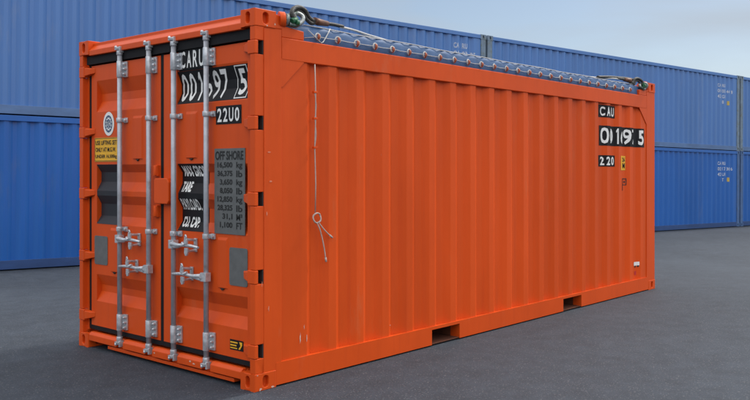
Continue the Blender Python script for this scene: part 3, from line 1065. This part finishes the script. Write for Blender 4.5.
# markings on the long side ----------------------------------------------
fs = prof_fn(sp)
SC = [p[0] for p in sp]
def dside(off):
    return lambda u, v: (fs(u) + off, u, v)
def spanel(name, m, y0, y1, z0, z1, off=0.0025):
    return odecal(name, [(rv, rf, y0, y1, z0, z1)], m, box, dside(off), SC, 0)
def swords(items, m, off=0.005):
    g = []
    for t in items:
        v, f = text_geo(t[0], t[5] if len(t) > 5 else 0.02)
        g.append((v, f) + tuple(t[1:5]))
    return odecal('lettering', g, m, box, dside(off), SC, 0)
spanel('number_panel', 'black', 4.700, 5.075, 2.104, 2.245)
swords([('C', 4.735, 4.820, 2.122, 2.227, 0.03), ('A', 4.840, 4.912, 2.122, 2.227, 0.03), ('R', 4.925, 4.982, 2.122, 2.227, 0.03), ('U', 4.994, 5.058, 2.122, 2.227, 0.03)], 'white')
spanel('number_panel', 'black', 4.715, 5.775, 1.780, 2.010)
swords([('0', 4.745, 4.880, 1.805, 1.988, 0.02), ('0', 4.905, 5.030, 1.805, 1.988, 0.02), ('1', 5.090, 5.122, 1.805, 1.988, 0.0), ('6', 5.165, 5.265, 1.805, 1.988, 0.02),
        ('9', 5.285, 5.435, 1.805, 1.988, 0.02), ('7', 5.452, 5.545, 1.805, 1.988, 0.02), ('5', 5.650, 5.755, 1.805, 1.988, 0.03)], 'white')
spanel('number_panel', 'black', 4.700, 5.075, 1.540, 1.670)
swords([('2', 4.735, 4.810, 1.556, 1.654, 0.03), ('2', 4.835, 4.908, 1.556, 1.654, 0.03), ('U', 4.925, 4.982, 1.556, 1.654, 0.03), ('0', 4.994, 5.058, 1.556, 1.654, 0.03)], 'white')
spanel('height_label', 'yellow', 5.175, 5.345, 1.498, 1.668)
swords([('26', 5.268, 5.332, 1.600, 1.650, 0.02)], 'ink')
swords([('M', 5.275, 5.330, 1.520, 1.585, 0.02)], 'ink')
g = []
for (a, b, c_, d_) in ((5.272, 5.284, 1.255, 1.400), (5.284, 5.360, 1.390, 1.400), (5.350, 5.360, 1.325, 1.390), (5.284, 5.360, 1.318, 1.326), (5.305, 5.335, 1.345, 1.370)):
    g.append((rv, rf, a, b, c_, d_))
odecal('stencil_mark', g, 'ink', box, dside(0.003), SC, 0)
spanel('white_sticker', 'white', 5.570, 5.668, 0.328, 0.374)
odecal('sticker_print', [(rv, rf, 5.585, 5.612, 0.306, 0.330), (rv, rf, 5.635, 5.660, 0.312, 0.330)], 'ink', box, dside(0.005), SC, 0)
odecal('red_sticker', [(rv, rf, 5.580, 5.625, 0.215, 0.262)], 'red', box, dside(0.003), SC, 0)

# chipped paint ------------------------------------------------------------
def blob(cu, cv, w, h, seed, n=12):
    rr_ = random.Random(seed)
    return [(0.5 + 0.5 * math.cos(2 * math.pi * k / n) * rr_.uniform(0.4, 1), 0.5 + 0.5 * math.sin(2 * math.pi * k / n) * rr_.uniform(0.4, 1)) for k in range(n)], [tuple(range(n))], cu - w / 2, cu + w / 2, cv - h / 2, cv + h / 2
g = [blob(0.395, 0.30, 0.012, 0.10, 1), blob(0.455, 0.29, 0.010, 0.08, 2), blob(0.43, 0.375, 0.006, 0.04, 3), blob(1.32, 0.25, 0.02, 0.012, 6)]
odecal('paint_scuff', g, 'chip', box, dside(0.003), SC, 0)
g = [blob(0.045, 0.012, 0.030, 0.022, 11), blob(0.145, 0.010, 0.040, 0.016, 12), blob(0.02, 0.110, 0.016, 0.010, 13), blob(0.10, 2.482, 0.02, 0.012, 14), blob(0.165, 2.50, 0.014, 0.02, 15)]
odecal('paint_scuff', g, 'chip', box, lambda u, v: (0.0015, u, v), [], 0)
g = [blob(0.115, 0.55, 0.016, 0.05, 21), blob(0.10, 1.20, 0.010, 0.05, 22), blob(0.13, 1.42, 0.03, 0.02, 23), blob(0.12, 1.62, 0.035, 0.012, 24), blob(0.06, 0.72, 0.008, 0.05, 25)]
odecal('paint_scuff', g, 'orange_worn' if 'orange_worn' in M else 'chip', box, lambda u, v: (-0.0025, u, v), [], 0)
g = [blob(-0.17 - 0.55, 0.088, 0.05, 0.014, 31), blob(-1.25, 0.095, 0.03, 0.012, 32), blob(-0.77, 0.10, 0.03, 0.02, 33)]
odecal('paint_scuff', g, 'chip', box, lambda u, v: (u, 0.0025, v), [], 0)

# open top: tarpaulin, eyelets, lacing --------------------------------------
mb = OB()
NY, y0, y1 = 110, 0.232, Ln - 0.232
rows_ = [(-0.040, 2.405), (-0.030, 2.425), (-0.034, 2.470), (-0.038, 2.510), (-0.048, 2.540), (-0.070, 2.548), (-0.25, 2.550), (-0.70, 2.556), (-1.219, 2.560)]
rows_ = rows_ + [(-Wd - a, z) for a, z in rows_[-2::-1]]
vs = []
for i in range(NY + 1):
    y = y0 + (y1 - y0) * i / NY
    t = (y - 0.56) / 0.194
    sag = -0.005 * (1 - math.cos(2 * math.pi * (y - 0.56) / 0.97)) / 2
    for k, (a, z) in enumerate(rows_):
        pinch = 0.006 * math.cos(2 * math.pi * t)
        up_ = 1 if 3 <= k <= len(rows_) - 4 else 0
        side_ = 1 if a > -1.2 else -1
        edge = min(1, min(y - y0, y1 - y) / 0.25)
        zz = z + (sag if up_ else 0) + random.uniform(-0.002, 0.002) * up_ - (1 - edge) * 0.02 * up_
        vs.append((a - side_ * pinch * (1 if 1 <= k <= 4 or len(rows_) - 5 <= k <= len(rows_) - 2 else 0), y, zz))
m_ = len(rows_)
mb.add(vs, [(i * m_ + k, i * m_ + k + 1, (i + 1) * m_ + k + 1, (i + 1) * m_ + k) for i in range(NY) for k in range(m_ - 1)], True)
tarp = mb.build('tarpaulin', 'tarp', box)
# close both short ends of the tarpaulin
for yy in (y0, y1):
    mb = OB()
    mb.add([(-0.05, yy, 2.40), (-0.06, yy, 2.51), (-1.219, yy, 2.535), (-Wd + 0.06, yy, 2.51), (-Wd + 0.05, yy, 2.40)], [(0, 1, 2, 3, 4)])
    mb.build('tarpaulin_end', 'tarp', tarp)
# hem cord along the top edge and lacing line through the rings
hem = []
for i in range(80):
    y = 0.45 + (5.60 - 0.45) * i / 79
    hem.append((-0.045, y, 2.544 - 0.005 * (1 - math.cos(2 * math.pi * (y - 0.56) / 0.97)) / 2))
OB().tube(hem, 0.0036, 6).build('hem_cord', 'rope', tarp)
NE = 26
ey = [0.56 + 0.194 * k for k in range(NE)]
lace = [(-0.026, 0.44, 2.445)]
for k, y in enumerate(ey):
    lace.append((-0.012, y, 2.470 + random.uniform(-.003, .003)))
    if k < NE - 1:
        lace.append((-0.020, y + 0.097, 2.466 + random.uniform(-.003, .003)))
OB().tube(lace, 0.0026, 6).build('lacing_cord', 'rope', tarp)
OB().tube([(-0.02, 0.475, 2.505), (-0.012, 0.52, 2.470), (-0.006, 0.585, 2.424), (-0.010, 0.61, 2.44), (-0.012, 0.655, 2.505), (-0.03, 0.69, 2.545)], 0.004, 6).build('lacing_cord', 'rope', tarp)
# lashing ring: pale eyelet round an orange hook
proto_ring = MB().torus((0, 0, 0), (1, 0, 0), 0.022, 0.0058, 18, 8).build('eyelet', 'rope', tarp)
proto_hook = MB().tube([(-0.004, 0, -0.024), (0.010, 0, -0.006), (0.013, 0, 0.008), (0.002, 0, 0.016)], [0.006, 0.011, 0.011, 0.007], 10).build('lashing_hook', 'hook', tarp)
for k, y in enumerate(ey):
    if k == 0:
        r_, h_ = proto_ring, proto_hook
    else:
        r_, h_ = proto_ring.copy(), proto_hook.copy()
        col.objects.link(r_); col.objects.link(h_)
    r_.location = Vector((-0.016, y, 2.470)) + OFFV
    h_.location = Vector((-0.014, y, 2.466)) + OFFV
    r_.rotation_euler = (random.uniform(-0.2, 0.2), random.uniform(-0.15, 0.15), random.uniform(-0.25, 0.25))

# lifting lugs ---------------------------------------------------------------
for side in (0, 1):
    X = (lambda a: -a) if side == 0 else (lambda a: -Wd + a)
    for ya, sg in ((0.0, 1), (Ln, -1)):
        mb = OB()
        xa, xb = sorted((X(0.006), X(0.10)))
        Y = lambda t: ya + sg * t
        pr = [(Y(0.1785), 2.474), (Y(0.1785), 2.578), (Y(0.235), 2.556), (Y(0.262), 2.500), (Y(0.425), 2.486), (Y(0.425), 2.4205), (Y(0.2275), 2.4205), (Y(0.2275), 2.474)]
        mb.prism(pr, 'x', xa, xb)
        mb.build('lifting_lug', 'orange', box, 0.006)
        mb = OB()
        xc = X(0.035)
        mb.tube([(xc, Y(0.225), 2.545), (xc + (0.03 if side == 0 else -0.03) * 0.6, Y(0.262), 2.547)], [0.058, 0.055], 24)
        mb.build('lug_boss', 'orange', box, 0.003)

# ---------------------------------------------------------------- lifting slings lying on the tarpaulin
def catmull(p, n=8):
    p = [Vector(q) for q in p]
    q = [p[0] * 2 - p[1]] + p + [p[-1] * 2 - p[-2]]
    out = []
    for i in range(1, len(q) - 2):
        for k in range(n):
            t = k / n
            a, b, c_, d_ = q[i - 1], q[i], q[i + 1], q[i + 2]
            out.append(0.5 * ((2 * b) + (c_ - a) * t + (2 * a - 5 * b + 4 * c_ - d_) * t * t + (3 * b - a - 3 * c_ + d_) * t ** 3))
    out.append(p[-1])
    return out

def sling(ya, sg, label, y_end, zoff=0.0):
    root = empty('lifting_sling', (-0.06, ya + sg * 0.35, 2.49))
    tag(root, label, 'sling', 'wire lifting slings lying on the container top')
    O = Vector(root.location)
    class SB(MB):
        def build(s, *a, **k):
            s.v = [tuple(Vector(p) - O) for p in s.v]
            return super().build(*a, **k)
    Y = lambda t: ya + sg * t
    sh = SB()
    # bow shackle: pin ears at the lug, bow out over the rail
    sh.tube([(-0.015, Y(0.262), 2.548), (-0.005, Y(0.285), 2.545)], [0.047, 0.040], 20)
    far = sg < 0
    bow = catmull([(0.000, Y(0.285), 2.505), (0.002, Y(0.33), 2.500), (-0.01, Y(0.385), 2.520), (-0.025, Y(0.37), 2.552), (-0.03, Y(0.285), 2.552)] if far else [(0.000, Y(0.285), 2.520), (0.005, Y(0.335), 2.516), (0.0, Y(0.395), 2.548), (-0.015, Y(0.420), 2.590), (-0.03, Y(0.385), 2.612), (-0.03, Y(0.325), 2.592), (-0.025, Y(0.285), 2.570)])
    sh.tube(bow, 0.017, 12)
    sh.build('shackle', 'shackle', root)
    pn = SB()
    pn.tube([(0.012, Y(0.298), 2.538), (0.004, Y(0.350), 2.560)], [0.023, 0.021], 6)
    pn.tube([(0.02, Y(0.330), 2.535), (0.022, Y(0.352), 2.535)], 0.020, 10)
    pn.build('shackle_pin', 'green', root)
    lp = SB()
    z = zoff
    loop = catmull([(0.0, Y(0.335), 2.555), (-0.005, Y(0.315), 2.600 + z), (-0.02, Y(0.345), 2.640 + z), (-0.035, Y(0.405), 2.660 + z), (-0.045, Y(0.465), 2.648 + z), (-0.050, Y(0.505), 2.605 + z), (-0.055, Y(0.545), 2.588 + z), (-0.06, Y(0.585), 2.585)])
    lp.tube(loop, 0.0165, 10)
    loop = catmull([(0.0, Y(0.350), 2.560), (-0.03, Y(0.355), 2.600 + z), (-0.04, Y(0.385), 2.632 + z), (-0.05, Y(0.440), 2.628 + z), (-0.048, Y(0.485), 2.585 + z), (-0.050, Y(0.53), 2.566), (-0.06, Y(0.58), 2.582)])
    lp.tube(loop, 0.0145, 10)
    lp.build('sling_eye', 'sleeve', root)
    fr = SB()
    fr.tube([(-0.055, Y(0.560), 2.590), (-0.062, Y(0.60), 2.587), (-0.070, Y(0.70), 2.588)], [0.026, 0.027, 0.020], 14)
    fr.build('ferrule', 'ferrule', root)
    fr = SB()
    fr.tube(catmull([(-0.068, Y(0.690), 2.588), (-0.072, Y(0.76), 2.592), (-0.075, Y(0.86), 2.590)]), [0.014] * 17, 8)
    if far:
        fr.tube(catmull([(-0.060, Y(0.42), 2.600), (-0.080, Y(0.55), 2.612), (-0.085, Y(0.75), 2.605), (-0.085, Y(1.02), 2.590), (-0.09, Y(1.30), 2.565)]), [0.016] * 33, 10)
    fr.build('sling_sleeve', 'sleeve', root)
    wr = SB()
    for j, (dx_, dz_) in enumerate(((0.0, 0.0), (-0.020, 0.006))):
        wr.tube(catmull([(-0.072 + dx_, Y(0.82), 2.584 + dz_), (-0.075 + dx_, Y(0.98), 2.578 + dz_), (-0.095 + dx_ * 2, Y(1.15), 2.566 + dz_ * .5), (-0.16 + dx_ * 4, Y(1.45), 2.5605), (-0.45 + dx_ * 4, Y(y_end), 2.566)]), 0.0085, 8)
    wr.build('wire_rope', 'rope', root)
sling(0.0, 1, 'wire sling with black eye and brown ferrule shackled at the near door corner', 2.3)
sling(Ln, -1, 'wire sling with dark sleeve lying at the far top corner', 2.0, -0.035)

# ---------------------------------------------------------------- customs cord hanging on the side
cord = MB()
def CP(y, z, x=0.0): return (x, y, z)
cord.tube([(-0.002, .520, 2.262), (0.004, .522, 2.06), (0.004, .522, 1.87), (0.002, .516, 1.66), (0.004, .523, 1.40), (0.004, .519, 1.19)], 0.0042, 8)
cord.tube(catmull([(0.004, .512, 2.06), (0.006, .527, 1.96), (0.004, .516, 1.87), (0.006, .526, 1.76), (0.004, .515, 1.66)], 6), 0.0025, 6)
lo = []
for i in range(40):
    an = 2 * math.pi * i / 20
    lo.append((0.008 + 0.004 * math.sin(i), 0.532 + (0.034 + 0.003 * (i // 20)) * math.cos(an + 1.5), 1.150 + 0.036 * math.sin(an + 1.5)))
cord.tube(lo, 0.0052, 8)
cord.tube(catmull([(0.006, .53, 1.12), (0.008, .565, 1.05), (0.006, .60, 0.93), (0.008, .612, 0.855)], 6), 0.0045, 8)
cord.tube(catmull([(0.006, .545, 1.12), (0.010, .60, 1.06), (0.008, .655, 1.015)], 6), 0.0045, 8)
for p, q in (((0.008, .612, 0.858), (0.008, .618, 0.825)), ((0.008, .650, 1.020), (0.008, .678, 0.998))):
    cord.tube([p, q], 0.0075, 8)
c_o = cord.build('cord', 'tapecord')
tag(c_o, 'thin pale cord with coiled end hanging down the orange side panel', 'cord')
clips = None
for zc in (2.06, 1.87, 1.66):
    mb = OB()
    mb.box(-0.0125, 0.010, 0.503, 0.538, zc - 0.008, zc + 0.008)
    mb.build('cord_clip', 'orange', box, 0.002)
